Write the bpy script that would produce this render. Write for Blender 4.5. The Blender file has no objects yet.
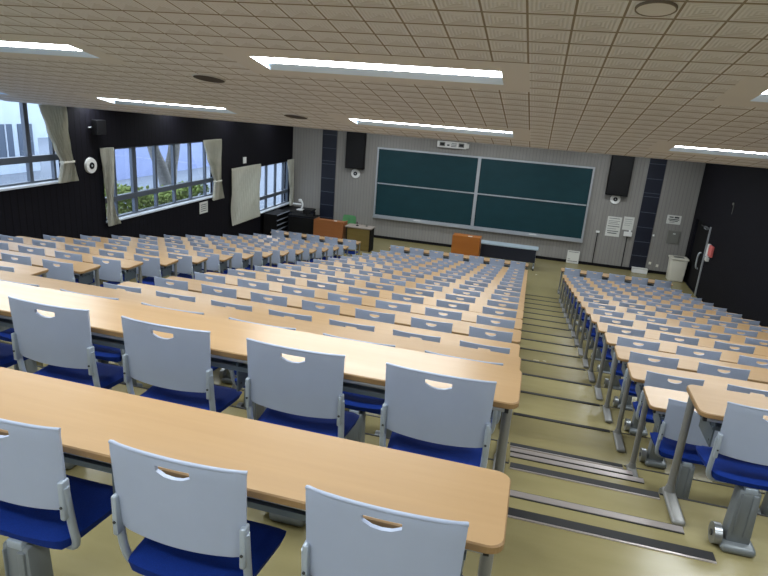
import bpy, bmesh, math, random
from mathutils import Vector, Matrix
random.seed(7)
sc = bpy.context.scene
COL = sc.collection

# ------------------------------------------------------------------ camera
YAW, PITCH, ROLL, CAMZ, FPX = .2369, .3013, -.0750, 5.085, 599.6
def cam_axes():
    f = Vector((-math.sin(YAW), math.cos(YAW), 0)); r = Vector((math.cos(YAW), math.sin(YAW), 0)); d = Vector((0, 0, -1))
    f2 = f*math.cos(PITCH) + d*math.sin(PITCH); d2 = d*math.cos(PITCH) - f*math.sin(PITCH)
    r3 = r*math.cos(ROLL) + d2*math.sin(ROLL); d3 = d2*math.cos(ROLL) - r*math.sin(ROLL)
    return r3, d3, f2
cd = bpy.data.cameras.new('camera'); cam = bpy.data.objects.new('camera', cd); COL.objects.link(cam)
R3, D3, F3 = cam_axes()
m = Matrix(((R3.x, -D3.x, -F3.x, 0), (R3.y, -D3.y, -F3.y, 0), (R3.z, -D3.z, -F3.z, CAMZ), (0, 0, 0, 1)))
cam.matrix_world = m
cd.sensor_width = 36; cd.lens = FPX/768*36; cd.clip_start = .02; cd.clip_end = 300
sc.camera = cam

# ------------------------------------------------------------------ world, exposure, key light levels
LAMP = 27.0           # strength of the ceiling diffusers
SKY = 4.0
w = bpy.data.worlds.new('sky'); sc.world = w; w.use_nodes = True
bgn = w.node_tree.nodes['Background']; bgn.inputs[0].default_value = (.78, .88, 1.0, 1); bgn.inputs[1].default_value = SKY
sc.view_settings.view_transform = 'Standard'; sc.view_settings.look = 'None'
sc.view_settings.exposure = 0.0; sc.view_settings.gamma = 1; sc.view_settings.use_curve_mapping = False
sc.cycles.max_bounces = 8; sc.cycles.diffuse_bounces = 5; sc.cycles.use_denoising = True
sc.cycles.sample_clamp_indirect = 6

# ------------------------------------------------------------------ materials
def rgb(r, g, b):
    f = lambda c: (c/255/12.92 if c/255 <= .04045 else ((c/255+.055)/1.055)**2.4)
    return (f(r), f(g), f(b), 1)
class Mat:
    def __init__(s, name, col, rough=.5, metal=0, spec=.5):
        s.m = bpy.data.materials.new(name); s.m.use_nodes = True; s.t = s.m.node_tree
        s.b = s.t.nodes['Principled BSDF']
        s.b.inputs['Base Color'].default_value = col; s.b.inputs['Roughness'].default_value = rough
        s.b.inputs['Metallic'].default_value = metal; s.b.inputs['Specular IOR Level'].default_value = spec
        s.col = col
    def n(s, typ, **kw):
        nd = s.t.nodes.new(typ)
        for k, v in kw.items(): setattr(nd, k, v)
        return nd
    def l(s, a, b): s.t.links.new(a, b)
    def math(s, op, a, b=None, clamp=False):
        nd = s.n('ShaderNodeMath', operation=op); nd.use_clamp = clamp
        for i, x in enumerate((a, b)):
            if x is None: continue
            if isinstance(x, (int, float)): nd.inputs[i].default_value = x
            else: s.l(x, nd.inputs[i])
        return nd.outputs[0]
    def coord(s): return s.n('ShaderNodeTexCoord').outputs['Object']
    def noise(s, vec, scale, detail=3, sc3=None):
        if sc3:
            mp = s.n('ShaderNodeMapping'); mp.inputs['Scale'].default_value = sc3; s.l(vec, mp.inputs[0]); vec = mp.outputs[0]
        nd = s.n('ShaderNodeTexNoise'); nd.inputs['Scale'].default_value = scale; nd.inputs['Detail'].default_value = detail
        s.l(vec, nd.inputs['Vector']); return nd.outputs['Fac']
    def mixc(s, fac, a, b):
        nd = s.n('ShaderNodeMix', data_type='RGBA')
        if isinstance(fac, (int, float)): nd.inputs['Factor'].default_value = fac
        else: s.l(fac, nd.inputs['Factor'])
        for i, x in ((6, a), (7, b)):
            if isinstance(x, tuple): nd.inputs[i].default_value = x
            else: s.l(x, nd.inputs[i])
        return nd.outputs[2]
    def vary(s, scale=6, amt=.12, sc3=None, bump=0):
        v = s.coord(); f = s.noise(v, scale, 4, sc3)
        c2 = tuple(c*(1-amt*2) for c in s.col[:3])+(1,); c1 = tuple(min(1, c*(1+amt)) for c in s.col[:3])+(1,)
        s.l(s.mixc(f, c1, c2), s.b.inputs['Base Color'])
        if bump: s.bump(f, bump)
        return s
    def bump(s, h, dist, strength=1):
        nd = s.n('ShaderNodeBump'); nd.inputs['Distance'].default_value = dist; nd.inputs['Strength'].default_value = strength
        s.l(h, nd.inputs['Height']); s.l(nd.outputs[0], s.b.inputs['Normal'])
M = {}
def mk(name, col, rough=.5, metal=0, spec=.5, vary=None, **kw):
    mm = Mat(name, col, rough, metal, spec)
    if vary: mm.vary(*vary, **kw)
    M[name] = mm.m; return mm
# wood laminate
def wood(name, col, col2, rough, scale=3.0, band=60):
    mm = Mat(name, col, rough, spec=.5 if rough < .3 else .5); v = mm.coord()
    oi = mm.n('ShaderNodeObjectInfo')
    off = mm.n('ShaderNodeVectorMath', operation='MULTIPLY_ADD'); mm.l(oi.outputs['Random'], off.inputs[0]); off.inputs[1].default_value = (31, 17, 5)
    mm.l(v, off.inputs[2])
    f1 = mm.noise(off.outputs[0], scale, 5, (.35, 6, 6)); f2 = mm.noise(off.outputs[0], band, 3, (.06, 1, 1))
    f = mm.math('ADD', mm.math('MULTIPLY', f1, .65), mm.math('MULTIPLY', f2, .35))
    f = mm.math('MULTIPLY', mm.math('SUBTRACT', f, .32), 2.4, True)
    mm.l(mm.mixc(f, col, col2), mm.b.inputs['Base Color']); M[name] = mm.m
    mm.l(mm.math('ADD', mm.math('MULTIPLY', f1, .10), rough-.03), mm.b.inputs['Roughness'])
    return mm
wood('desk_wood', rgb(170, 139, 102), rgb(162, 131, 94), .28)
wood('desk_edge', rgb(150, 118, 78), rgb(138, 108, 70), .5)
wood('lectern_wood', rgb(158, 94, 32), rgb(142, 80, 22), .45, 2)
wood('red_wood', rgb(148, 92, 50), rgb(134, 80, 40), .45, 2)
wood('olive_wood', rgb(112, 94, 44), rgb(96, 80, 36), .5, 2)
mk('chair_plastic', rgb(158, 168, 190), .42, vary=(9, .03))
mk('frame_grey', rgb(160, 170, 182), .38, .25)
mk('pedestal_grey', rgb(122, 128, 132), .42, .3)
mk('hub_metal', rgb(150, 153, 156), .3, .7)
sm = mk('seat_blue', rgb(10, 44, 124), .85, spec=.2, vary=(260, .22, None), bump=.001)
mk('leg_grey', rgb(136, 136, 134), .42, .35)
mk('shelf_metal', rgb(104, 116, 128), .35, .55)
mk('black_rubber', rgb(26, 26, 28), .7)
mk('black_paint', rgb(14, 13, 15), .8, spec=.2)
mk('black_gloss', rgb(12, 12, 15), .5, spec=.3)
mk('aluminium', rgb(186, 190, 196), .35, .55)
mk('nosing_metal', rgb(176, 168, 166), .32, .6)
mk('white_plastic', rgb(222, 222, 220), .45)
mk('cream_plastic', rgb(214, 210, 196), .5, vary=(5, .05))
mk('screw', rgb(70, 72, 76), .4, .6)
mk('poster_white', rgb(205, 205, 200), .7)
mk('poster_ink', rgb(92, 96, 96), .8)
mk('dark_ink', rgb(40, 42, 46), .8)
mk('fabric_curtain', rgb(226, 224, 212), .9, spec=.15, vary=(40, .08))
mk('green_plastic', rgb(112, 178, 122), .4)
mk('red_plastic', rgb(206, 104, 100), .45)
mk('grey_steel', rgb(118, 118, 112), .5, .2)
mk('navy_panel', rgb(26, 30, 44), .35)
mk('strip_line', rgb(74, 80, 94), .45)
mk('rack_edge', rgb(128, 134, 146), .4)
mk('window_frame', rgb(92, 100, 112), .4, .4)
mk('sill_white', rgb(200, 208, 218), .4)
mk('plain_ceiling', rgb(216, 217, 218), .85, vary=(3, .03))
mk('light_housing', rgb(210, 218, 226), .35)
mk('speaker_mesh', rgb(60, 54, 52), .8)
mk('reflector', rgb(205, 228, 252), .42, 1.0)
mk('shaded_cover_rim', rgb(120, 112, 102), .8)  # darker than the cover: slight shadow of the rim painted in
mk('desk_top_brown', rgb(140, 130, 122), .5)
mk('table_pale', rgb(150, 164, 174), .5)
mk('bark', rgb(150, 146, 142), .9, vary=(14, .25), bump=.02)
mk('leaf_green', rgb(150, 168, 88), .8, vary=(18, .4))
mk('leaf_dark', rgb(134, 148, 118), .85, vary=(22, .4))
mk('asphalt', rgb(120, 128, 140), .9, vary=(2, .1))
mk('facade_pale', rgb(196, 208, 220), .8, vary=(2, .04))
mk('facade_dark', rgb(84, 96, 112), .5)
mk('retaining', rgb(146, 158, 196), .9, vary=(1.5, .1))
# blackboard
bb = Mat('board_green', rgb(24, 56, 58), .55, spec=.25); v = bb.coord(); f = bb.noise(v, 1.6, 5, (1, 1, 2.2))
bb.l(bb.mixc(f, rgb(10, 44, 50), rgb(18, 56, 64)), bb.b.inputs['Base Color']); M['board_green'] = bb.m
# vinyl floor
fl = Mat('vinyl_floor', rgb(160, 147, 98), .3); v = fl.coord()
f1 = fl.noise(v, 1.1, 6); f2 = fl.noise(v, 9, 4, (.4, 2, 1))
f = fl.math('ADD', fl.math('MULTIPLY', f1, .6), fl.math('MULTIPLY', f2, .4))
fl.l(fl.mixc(f, rgb(148, 139, 100), rgb(120, 110, 73)), fl.b.inputs['Base Color'])
fl.l(fl.math('ADD', fl.math('MULTIPLY', f1, .22), .12), fl.b.inputs['Roughness']); M['floor'] = fl.m
# ribbed wall panels (vertical slats), axis = horizontal coordinate of the wall
def ribbed(name, a, b, axis, pitch, line=.16, rough=.6, dist=.004, spec=.3):
    mm = Mat(name, a, rough, spec=spec); v = mm.coord(); sx = mm.n('ShaderNodeSeparateXYZ'); mm.l(v, sx.inputs[0])
    fr = mm.math('FRACT', mm.math('DIVIDE', sx.outputs[axis], pitch))
    ln = mm.math('LESS_THAN', fr, line)
    nz = mm.noise(v, 2.2, 4, (3, 3, .25))
    base = mm.mixc(nz, a, tuple(c*.8 for c in a[:3])+(1,))
    mm.l(mm.mixc(ln, base, b), mm.b.inputs['Base Color'])
    mm.bump(mm.math('SUBTRACT', 1, ln), dist, .8); M[name] = mm.m
ribbed('front_panelling', rgb(142, 139, 135), rgb(122, 120, 118), 0, .115)
ribbed('dark_panelling', rgb(20, 19, 26), rgb(12, 11, 16), 1, .16, rough=.7, spec=.12)
# embossed ceiling tile
TP = .2542
ct = Mat('ceiling_tile', rgb(190, 178, 158), .85, spec=.2); v = ct.coord(); sx = ct.n('ShaderNodeSeparateXYZ'); ct.l(v, sx.inputs[0])
ux = ct.math('FRACT', ct.math('ADD', ct.math('DIVIDE', sx.outputs[0], .2585), 50-.23)); uy = ct.math('FRACT', ct.math('ADD', ct.math('DIVIDE', sx.outputs[1], .2512), 50-.04))
ax = ct.math('ABSOLUTE', ct.math('SUBTRACT', ux, .5)); ay = ct.math('ABSOLUTE', ct.math('SUBTRACT', uy, .5))
ch = ct.math('MAXIMUM', ax, ay)
joint = ct.math('MAXIMUM', ct.math('GREATER_THAN', ax, .474), ct.math('GREATER_THAN', ay, .455))
side = ct.math('GREATER_THAN', ax, ay)
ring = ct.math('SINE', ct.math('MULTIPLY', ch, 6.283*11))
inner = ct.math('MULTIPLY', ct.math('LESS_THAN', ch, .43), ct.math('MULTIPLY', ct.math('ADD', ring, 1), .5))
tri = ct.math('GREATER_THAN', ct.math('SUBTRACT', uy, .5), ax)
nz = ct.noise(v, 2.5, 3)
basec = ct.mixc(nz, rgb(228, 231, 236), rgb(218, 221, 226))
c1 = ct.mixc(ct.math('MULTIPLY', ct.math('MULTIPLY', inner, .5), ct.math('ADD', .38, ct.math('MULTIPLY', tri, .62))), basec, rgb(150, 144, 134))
ct.l(ct.mixc(joint, c1, rgb(146, 138, 126)), ct.b.inputs['Base Color'])
hh = ct.math('SUBTRACT', ct.math('MULTIPLY', ct.math('SUBTRACT', 1, inner), .5), ct.math('MULTIPLY', joint, 1.0))
ct.bump(hh, .005, 1.0); M['ceiling_tile'] = ct.m
# diffuser
em = Mat('diffuser', (1, 1, 1, 1)); em.b.inputs['Emission Color'].default_value = (.90, .965, 1, 1); em.b.inputs['Emission Strength'].default_value = LAMP; M['diffuser'] = em.m
# window glass: thin clear sheet
gl = Mat('window_glass', (1, 1, 1, 1)); t = gl.t; tr = gl.n('ShaderNodeBsdfTransparent'); go = gl.n('ShaderNodeBsdfGlossy'); go.inputs['Roughness'].default_value = .02
tr.inputs[0].default_value = (.93, .96, 1, 1); mx = gl.n('ShaderNodeMixShader'); mx.inputs[0].default_value = .07
gl.l(tr.outputs[0], mx.inputs[1]); gl.l(go.outputs[0], mx.inputs[2]); gl.l(mx.outputs[0], t.nodes['Material Output'].inputs[0]); M['window_glass'] = gl.m

# ------------------------------------------------------------------ mesh helpers
class MB:
    def __init__(s): s.bm = bmesh.new(); s.mats = []
    def mi(s, name):
        if name not in s.mats: s.mats.append(name)
        return s.mats.index(name)
    def box(s, x0, x1, y0, y1, z0, z1, mat, bev=0, seg=2, rot=None, taper=None):
        g = bmesh.ops.create_cube(s.bm, size=1)['verts']
        for v in g:
            v.co = Vector((x0+(v.co.x+.5)*(x1-x0), y0+(v.co.y+.5)*(y1-y0), z0+(v.co.z+.5)*(z1-z0)))
            if taper and v.co.z > (z0+z1)/2:
                v.co.x = (x0+x1)/2+(v.co.x-(x0+x1)/2)*taper[0]; v.co.y = (y0+y1)/2+(v.co.y-(y0+y1)/2)*taper[1]
        fs = list({f for v in g for f in v.link_faces}); mi = s.mi(mat)
        for f in fs: f.material_index = mi
        if bev:
            es = list({e for v in g for e in v.link_edges})
            r = bmesh.ops.bevel(s.bm, geom=es, offset=bev, segments=seg, affect='EDGES', profile=.5)
            for f in r['faces']: f.material_index = mi
            g = list({v for f in fs if f.is_valid for v in f.verts} | {v for f in r['faces'] for v in f.verts})
        if rot:
            bmesh.ops.rotate(s.bm, verts=g, cent=rot[0], matrix=rot[1])
        return g
    def quad(s, pts, mat):
        vs = [s.bm.verts.new(p) for p in pts]; f = s.bm.faces.new(vs); f.material_index = s.mi(mat); return f
    def cyl(s, p, q, r, mat, r2=None, n=16, cap=True):
        p, q = Vector(p), Vector(q); d = q-p; L = d.length
        z = d.normalized(); x = z.orthogonal().normalized(); y = z.cross(x); r2 = r if r2 is None else r2
        A = [s.bm.verts.new(p+(x*math.cos(a)+y*math.sin(a))*r) for a in [2*math.pi*i/n for i in range(n)]]
        B = [s.bm.verts.new(q+(x*math.cos(a)+y*math.sin(a))*r2) for a in [2*math.pi*i/n for i in range(n)]]
        mi = s.mi(mat)
        for i in range(n):
            f = s.bm.faces.new((A[i], A[(i+1) % n], B[(i+1) % n], B[i])); f.material_index = mi; f.smooth = True
        if cap:
            s.bm.faces.new(A[::-1]).material_index = mi; s.bm.faces.new(B).material_index = mi
        return A+B
    def ring(s, c, nrm, r0, r1, h, mat, n=28):
        c = Vector(c); z = Vector(nrm).normalized(); x = z.orthogonal().normalized(); y = z.cross(x); mi = s.mi(mat)
        P = [[s.bm.verts.new(c+(x*math.cos(a)+y*math.sin(a))*r+z*hh) for a in [2*math.pi*i/n for i in range(n)]] for r, hh in ((r0, 0), (r0, h), (r1, h), (r1, 0))]
        for k in range(4):
            for i in range(n):
                s.bm.faces.new((P[k][i], P[k][(i+1) % n], P[(k+1) % 4][(i+1) % n], P[(k+1) % 4][i])).material_index = mi
    def tube(s, pts, r, mat, n=10, flat=None):
        # smooth the polyline (Chaikin) and sweep a circle
        P = [Vector(p) for p in pts]
        for _ in range(2):
            Q = [P[0]]
            for a, b in zip(P[:-1], P[1:]): Q += [a*.75+b*.25, a*.25+b*.75]
            P = Q+[P[-1]]
        mi = s.mi(mat); prev = None; up = None; first = None
        for i, p in enumerate(P):
            t = (P[min(i+1, len(P)-1)]-P[max(i-1, 0)]).normalized()
            x = t.orthogonal().normalized() if up is None else (up-t*up.dot(t)).normalized()
            up = x; y = t.cross(x)
            R = [s.bm.verts.new(p+(x*math.cos(a)+y*math.sin(a))*(r if not callable(r) else r(i/(len(P)-1)))) for a in [2*math.pi*k/n for k in range(n)]]
            if prev:
                for k in range(n):
                    f = s.bm.faces.new((prev[k], prev[(k+1) % n], R[(k+1) % n], R[k])); f.material_index = mi; f.smooth = True
            else: first = R
            prev = R
        s.bm.faces.new(first[::-1]).material_index = mi; s.bm.faces.new(prev).material_index = mi
    def prism(s, poly, axis, a, b, mat):
        # poly = list of 2D points; axis 'x': (y,z) extruded in x ; 'z': (x,y) extruded in z ; 'y': (x,z)
        f3 = {'x': lambda p, t: (t, p[0], p[1]), 'z': lambda p, t: (p[0], p[1], t), 'y': lambda p, t: (p[0], t, p[1])}[axis]
        A = [s.bm.verts.new(f3(p, a)) for p in poly]; B = [s.bm.verts.new(f3(p, b)) for p in poly]; mi = s.mi(mat); n = len(poly)
        for i in range(n): s.bm.faces.new((A[i], A[(i+1) % n], B[(i+1) % n], B[i])).material_index = mi
        s.bm.faces.new(A[::-1]).material_index = mi; s.bm.faces.new(B).material_index = mi
    def mesh(s, name, smooth=None):
        bmesh.ops.recalc_face_normals(s.bm, faces=s.bm.faces)
        me = bpy.data.meshes.new(name); s.bm.to_mesh(me); s.bm.free()
        for k in s.mats: me.materials.append(M[k])
        if smooth is not None:
            for p in me.polygons: p.use_smooth = True
            me.set_sharp_from_angle(angle=math.radians(smooth))
        return me
def link(name, me, parent=None, loc=(0, 0, 0), rz=0):
    o = bpy.data.objects.new(name, me); COL.objects.link(o); o.location = loc; o.rotation_euler = (0, 0, rz)
    if parent: o.parent = parent
    return o
def build(mb, name, parent=None, loc=(0, 0, 0), smooth=None, rz=0): return link(name, mb.mesh(name, smooth), parent, loc, rz)
def tag(o, label=None, cat=None, group=None, kind=None):
    for k, v in (('label', label), ('category', cat), ('group', group), ('kind', kind)):
        if v: o[k] = v
    return o
def thing(name, label, cat, loc=(0, 0, 0), group=None, rz=0):
    o = bpy.data.objects.new(name, None); COL.objects.link(o); o.location = loc; o.rotation_euler = (0, 0, rz); o.empty_display_size = .1
    return tag(o, label, cat, group)
def struct(mb, name, smooth=None, label=None): 
    o = build(mb, name, smooth=smooth); o['kind'] = 'structure'
    if label: o['label'] = label
    return o

# ------------------------------------------------------------------ room dimensions
XL, XR, YF, YB = -9.39, 5.21, 22.14, -5.2
YC, ZC = 9.12, 4.60                                  # crease where the sloping ceiling turns level
zs = lambda y: ZC+.19*(YC-y)                         # sloping ceiling height
ROWY = [1.292, 2.15, 3.118, 4.168, 4.982, 5.822, 6.676, 7.538, 8.401, 9.269, 10.124, 10.999, 11.877, 12.761, 13.655, 14.563, 15.481, 16.404, 17.683]
ROWZ = [3.236, 3.236, 2.904, 2.406, 2.262, 2.102, 1.939, 1.773, 1.604, 1.437, 1.272, 1.108, .941, .774, .606, .442, .279, .117, 0]
NY = [None, 2.58, 3.52, 4.63] + [y+.46+.04 for y in ROWY[4:18]]   # far edge of each row's tread
NY[4] = 5.46; NY[5] = 6.32; NY[6] = 7.18; NY[7] = 8.04
AIS = ((-5.19, -4.30), (.08, .98))

# floor: stepped prisms, the aisles with their own intermediate steps
def profile(aisle):
    P = [(YB, -.4), (YB, 3.236), (2.58, 3.236)]
    if aisle: P += [(2.58, 3.07), (2.97, 3.07), (2.97, 2.904), (3.52, 2.904), (3.52, 2.738), (3.92, 2.738), (3.92, 2.572), (4.27, 2.572), (4.27, 2.406)]
    else: P += [(2.58, 2.904), (3.52, 2.904), (3.52, 2.406)]
    P += [(4.63, 2.406)]
    for k in range(4, 18): P += [(NY[k-1], ROWZ[k]), (NY[k], ROWZ[k])]
    P += [(NY[17], 0), (YF+.3, 0), (YF+.3, -.4)]
    return P
mb = MB()
for a, b in ((XL, AIS[0][0]), (AIS[0][1], AIS[1][0]), (AIS[1][1], XR)): mb.prism(profile(False), 'x', a, b, 'floor')
for a, b in AIS: mb.prism(profile(True), 'x', a, b, 'floor')
struct(mb, 'floor', label='stepped olive vinyl floor going down to the blackboard')
# stair nosings
for ai, (a, b) in enumerate(AIS):
    mb = MB(); a += .0; b -= .0
    def dark(y, z, wd=.055): 
        mb.box(a, b+(.02 if z > 3 else 0), y-wd, y+.004, z-.012, z+.006, 'black_rubber'); mb.box(a, b+(.02 if z > 3 else 0), y-wd-.012, y-wd, z-.004, z+.005, 'nosing_metal')
    def metal(y, z):
        mb.box(a, b, y-.045, y+.004, z-.02, z+.006, 'nosing_metal'); mb.box(a, b, y-.053, y-.045, z-.01, z+.004, 'black_rubber'); mb.box(a, b, y+.004, y+.012, z-.03, z+.003, 'black_rubber')
    dark(2.58, 3.236); metal(2.97, 3.07); dark(3.52, 2.904); metal(3.92, 2.738); metal(4.27, 2.572); dark(4.63, 2.406, .045)
    for k in range(4, 18): mb.box(a, b-.0, NY[k]-.04, NY[k]+.004, ROWZ[k]-.012, ROWZ[k]+.006, 'black_rubber')
    struct(mb, 'trim_%d' % (ai+1), label='black and metal stair nosings of the %s aisle' % ('left', 'right')[ai])
# thin dark edge along the row treads
for i, (a, b) in enumerate(((XL, AIS[0][0]), (AIS[0][1], AIS[1][0]), (AIS[1][1], XR))):
    mb = MB()
    for k in range(2, 18): mb.box(a+.01, b-.01, NY[k]-.012, NY[k]+.003, ROWZ[k]-.02, ROWZ[k]+.003, 'black_rubber')
    struct(mb, 'trim_%d' % (i+3))

# front wall
mb = MB(); mb.box(XL-.2, XR+.2, YF, YF+.25, -.4, ZC+.3, 'front_panelling'); struct(mb, 'wall_front')
mb = MB(); mb.box(XL, XR, YB-.25, YB, 2.5, zs(YB)+.3, 'plain_ceiling'); struct(mb, 'wall_back')
mb = MB(); mb.box(XL+.02, XR-.02, YF-.03, YF, 0, .1, 'black_paint'); struct(mb, 'baseboard_front')
# dark vertical tile strips of the front wall
for i, (a, b) in enumerate(((-8.17, -7.60), (3.49, 4.02))):
    mb = MB(); mb.box(a, b, YF-.03, YF, .1, ZC, 'navy_panel')
    for z in (.55, 1.05, 1.56, 2.08, 2.62, 2.74, 3.22, 3.72, 4.2): mb.box(a+.01, b-.01, YF-.036, YF-.03, z, z+.02, 'strip_line')
    struct(mb, 'trim_%d' % (6+i))

# right wall with door opening
DY0, DY1, DZ = 19.86, 21.72, 2.13
mb = MB(); mb.box(XR, XR+.25, YB-.25, DY0, -.4, zs(YB)+.3, 'dark_panelling'); mb.box(XR, XR+.25, DY1, YF+.25, -.4, ZC+.3, 'dark_panelling'); mb.box(XR, XR+.25, DY0, DY1, DZ, ZC+.3, 'dark_panelling')
mb.box(XR, XR+.25, DY0, DY1, -.4, 0, 'dark_panelling')
struct(mb, 'wall_right')
mb = MB(); mb.box(XR+.08, XR+.14, DY0, DY1, .005, DZ, 'black_paint')
d = struct(mb, 'door_1', label='black double door in the right wall beside the bin')
mb = MB(); mb.box(XR-.03, XR+.1, DY0-.09, DY0, 0, DZ+.04, 'aluminium'); fr = build(mb, 'door_frame', d); fr['label'] = 'light grey door post'
mb = MB(); mb.tube([(XR+.08, 20.55, 1.22), (XR+.0, 20.55, 1.2), (XR-.0, 20.55, .72), (XR+.08, 20.55, .7)], .028, 'aluminium'); build(mb, 'door_handle', d, smooth=40)
mb = MB(); mb.box(XR-.0, XR+.08, 20.35, 20.62, DZ-.14, DZ-.06, 'aluminium', .008); mb.box(XR-.02, XR, 20.2, 20.9, DZ-.09, DZ-.07, 'screw'); build(mb, 'door_closer', d)

# left wall with three windows in view and two unseen ones added for light : (y0,y1,z0,z1)
WINS = [(-4.9, -1.0, 4.13, 5.95), (-.3, 4.6, 4.13, 5.95), (5.6, 10.5, 3.08, 4.70), (11.5, 16.45, 2.02, 3.63), (17.35, 21.95, 1.02, 2.63)]
mb = MB(); ycur = YB-.25; TOP = zs(YB)+.3
for (a, b, z0, z1) in WINS:
    mb.box(XL-.25, XL, ycur, a, -.4, TOP, 'dark_panelling'); mb.box(XL-.25, XL, a, b, -.4, z0, 'dark_panelling'); mb.box(XL-.25, XL, a, b, z1, TOP, 'dark_panelling'); ycur = b
mb.box(XL-.25, XL, ycur, YF+.25, -.4, TOP, 'dark_panelling')
struct(mb, 'wall_left')
for wi, (a, b, z0, z1) in enumerate(WINS[2:]+WINS[1:2]+WINS[:1]):
    tz = z0+.455 if wi else z0+.46
    mb = MB(); xf0, xf1 = XL-.16, XL-.06
    mb.box(xf0, xf1, a, b, z0, z0+.04, 'window_frame'); mb.box(xf0, xf1, a, b, z1-.035, z1, 'window_frame')
    mb.box(xf0, xf1, a, a+.05, z0+.04, z1-.035, 'window_frame'); mb.box(xf0, xf1, b-.05, b, z0+.04, z1-.035, 'window_frame')
    mb.box(xf0, xf1+.02, a+.05, b-.05, tz-.06, tz+.06, 'window_frame')
    n = 6
    if wi == 1: ms = [(11.98, .03), (12.68, .075), (13.53, .04), (14.34, .045), (15.13, .04), (15.9, .03)]
    elif wi == 2: ms = [(18.2, .03), (19.2, .04), (20.03, .035), (20.8, .035), (21.5, .03)]
    elif wi == 4: ms = [(-4.1, .035), (-3.3, .035), (-2.5, .035), (-1.7, .035)]
    elif wi == 3: ms = [(.6, .035), (1.5, .035), (2.3, .035), (3.1, .035), (3.9, .035)]
    else: ms = [(6.4, .035), (7.2, .04), (8.0, .035), (8.78, .03), (9.6, .05), (10.2, .03)]
    for y, hw in ms:
        mb.box(xf0+.01, xf1-.01, y-hw, y+hw, tz+.05, z1-.035, 'window_frame'); mb.box(xf0+.01, xf1-.01, y-hw*.8, y+hw*.8, z0+.04, tz-.045, 'window_frame')
    o = struct(mb, 'window_%d' % (wi+1), label=('window nearest the camera, cut by the ceiling', 'middle window with a tree outside', 'far window with the half-drawn curtain', 'added unseen rear window beside the camera', 'added unseen rear window behind the camera')[wi])
    mb = MB(); mb.box(XL-.115, XL-.108, a+.04, b-.04, z0+.03, z1-.03, 'window_glass'); build(mb, 'pane', o)
    mb = MB(); mb.box(XL-.06, XL+.09, a-.02, b+.02, z0-.035, z0+.005, 'sill_white', .006); build(mb, 'window_sill', o)

# ceiling : sloping part with recessed fixtures, level part in front of it
LX = [(-9.36, -8.5), (-6.5, -4.42), (-2.57, -.41), (1.5, 3.64)]
LYs = [-3.45, -.60, 2.22, 5.06, 7.91]; LYW = .43  # first three rows are out of view, added for light
LYf = [10.9, 13.8, 16.7, 19.6]  # unseen lamp rows on the hidden level ceiling, added for illumination
def cells(mb, rowsY, y0, y1, zf):
    xs = sorted({XL, XR} | {x for a, b in LX for x in (a, b)} | {min(max(x, XL), XR) for a, b in LX for x in (a-.24, b+.22)})
    ys = sorted({y0, y1} | {y for r in rowsY for y in (r, r+LYW)} | {y for r in rowsY for y in (r-.26, r+LYW+.2) if y0 < y < y1})
    V = {}
    def vert(x, y):
        if (x, y) not in V: V[(x, y)] = mb.bm.verts.new((x, y, zf(y)))
        return V[(x, y)]
    for i in range(len(xs)-1):
        for j in range(len(ys)-1):
            cx, cy = (xs[i]+xs[i+1])/2, (ys[j]+ys[j+1])/2
            if any(a < cx < b for a, b in LX) and any(r < cy < r+LYW for r in rowsY): continue
            plain = any(a-.24 < cx < b+.22 for a, b in LX) and any(r-.26 < cy < r+LYW+.2 for r in rowsY)
            f = mb.bm.faces.new((vert(xs[i], ys[j]), vert(xs[i], ys[j+1]), vert(xs[i+1], ys[j+1]), vert(xs[i+1], ys[j])))
            f.material_index = mb.mi('plain_ceiling' if plain else 'ceiling_tile')
mb = MB(); mb.mi('ceiling_tile'); mb.mi('plain_ceiling')
cells(mb, LYs, YB, YC, zs); cells(mb, LYf, YC, YF, lambda y: ZC)
bmesh.ops.remove_doubles(mb.bm, verts=mb.bm.verts, dist=.0005)
bmesh.ops.recalc_face_normals(mb.bm, faces=mb.bm.faces)
if sum(f.normal.z for f in mb.bm.faces) > 0: bmesh.ops.reverse_faces(mb.bm, faces=mb.bm.faces)
me = bpy.data.meshes.new('ceiling'); mb.bm.to_mesh(me); mb.bm.free()
for k in mb.mats: me.materials.append(M[k])
o = link('ceiling', me); o['kind'] = 'structure'
o['label'] = 'beige embossed tile ceiling sloping down towards the front'
mb = MB(); mb.quad([(XL-.3, YB-.3, zs(YB)+.45), (XR+.3, YB-.3, zs(YB)+.45), (XR+.3, YC, ZC+.45), (XL-.3, YC, ZC+.45)], 'plain_ceiling')
mb.quad([(XL-.3, YC, ZC+.45), (XR+.3, YC, ZC+.45), (XR+.3, YF+.3, ZC+.45), (XL-.3, YF+.3, ZC+.45)], 'plain_ceiling'); struct(mb, 'trim_8')  # unseen roof sheet over the whole ceiling
DEP = .042
names_c = ['cut off by the left wall', 'over the left block', 'over the centre block', 'over the right block']
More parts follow.
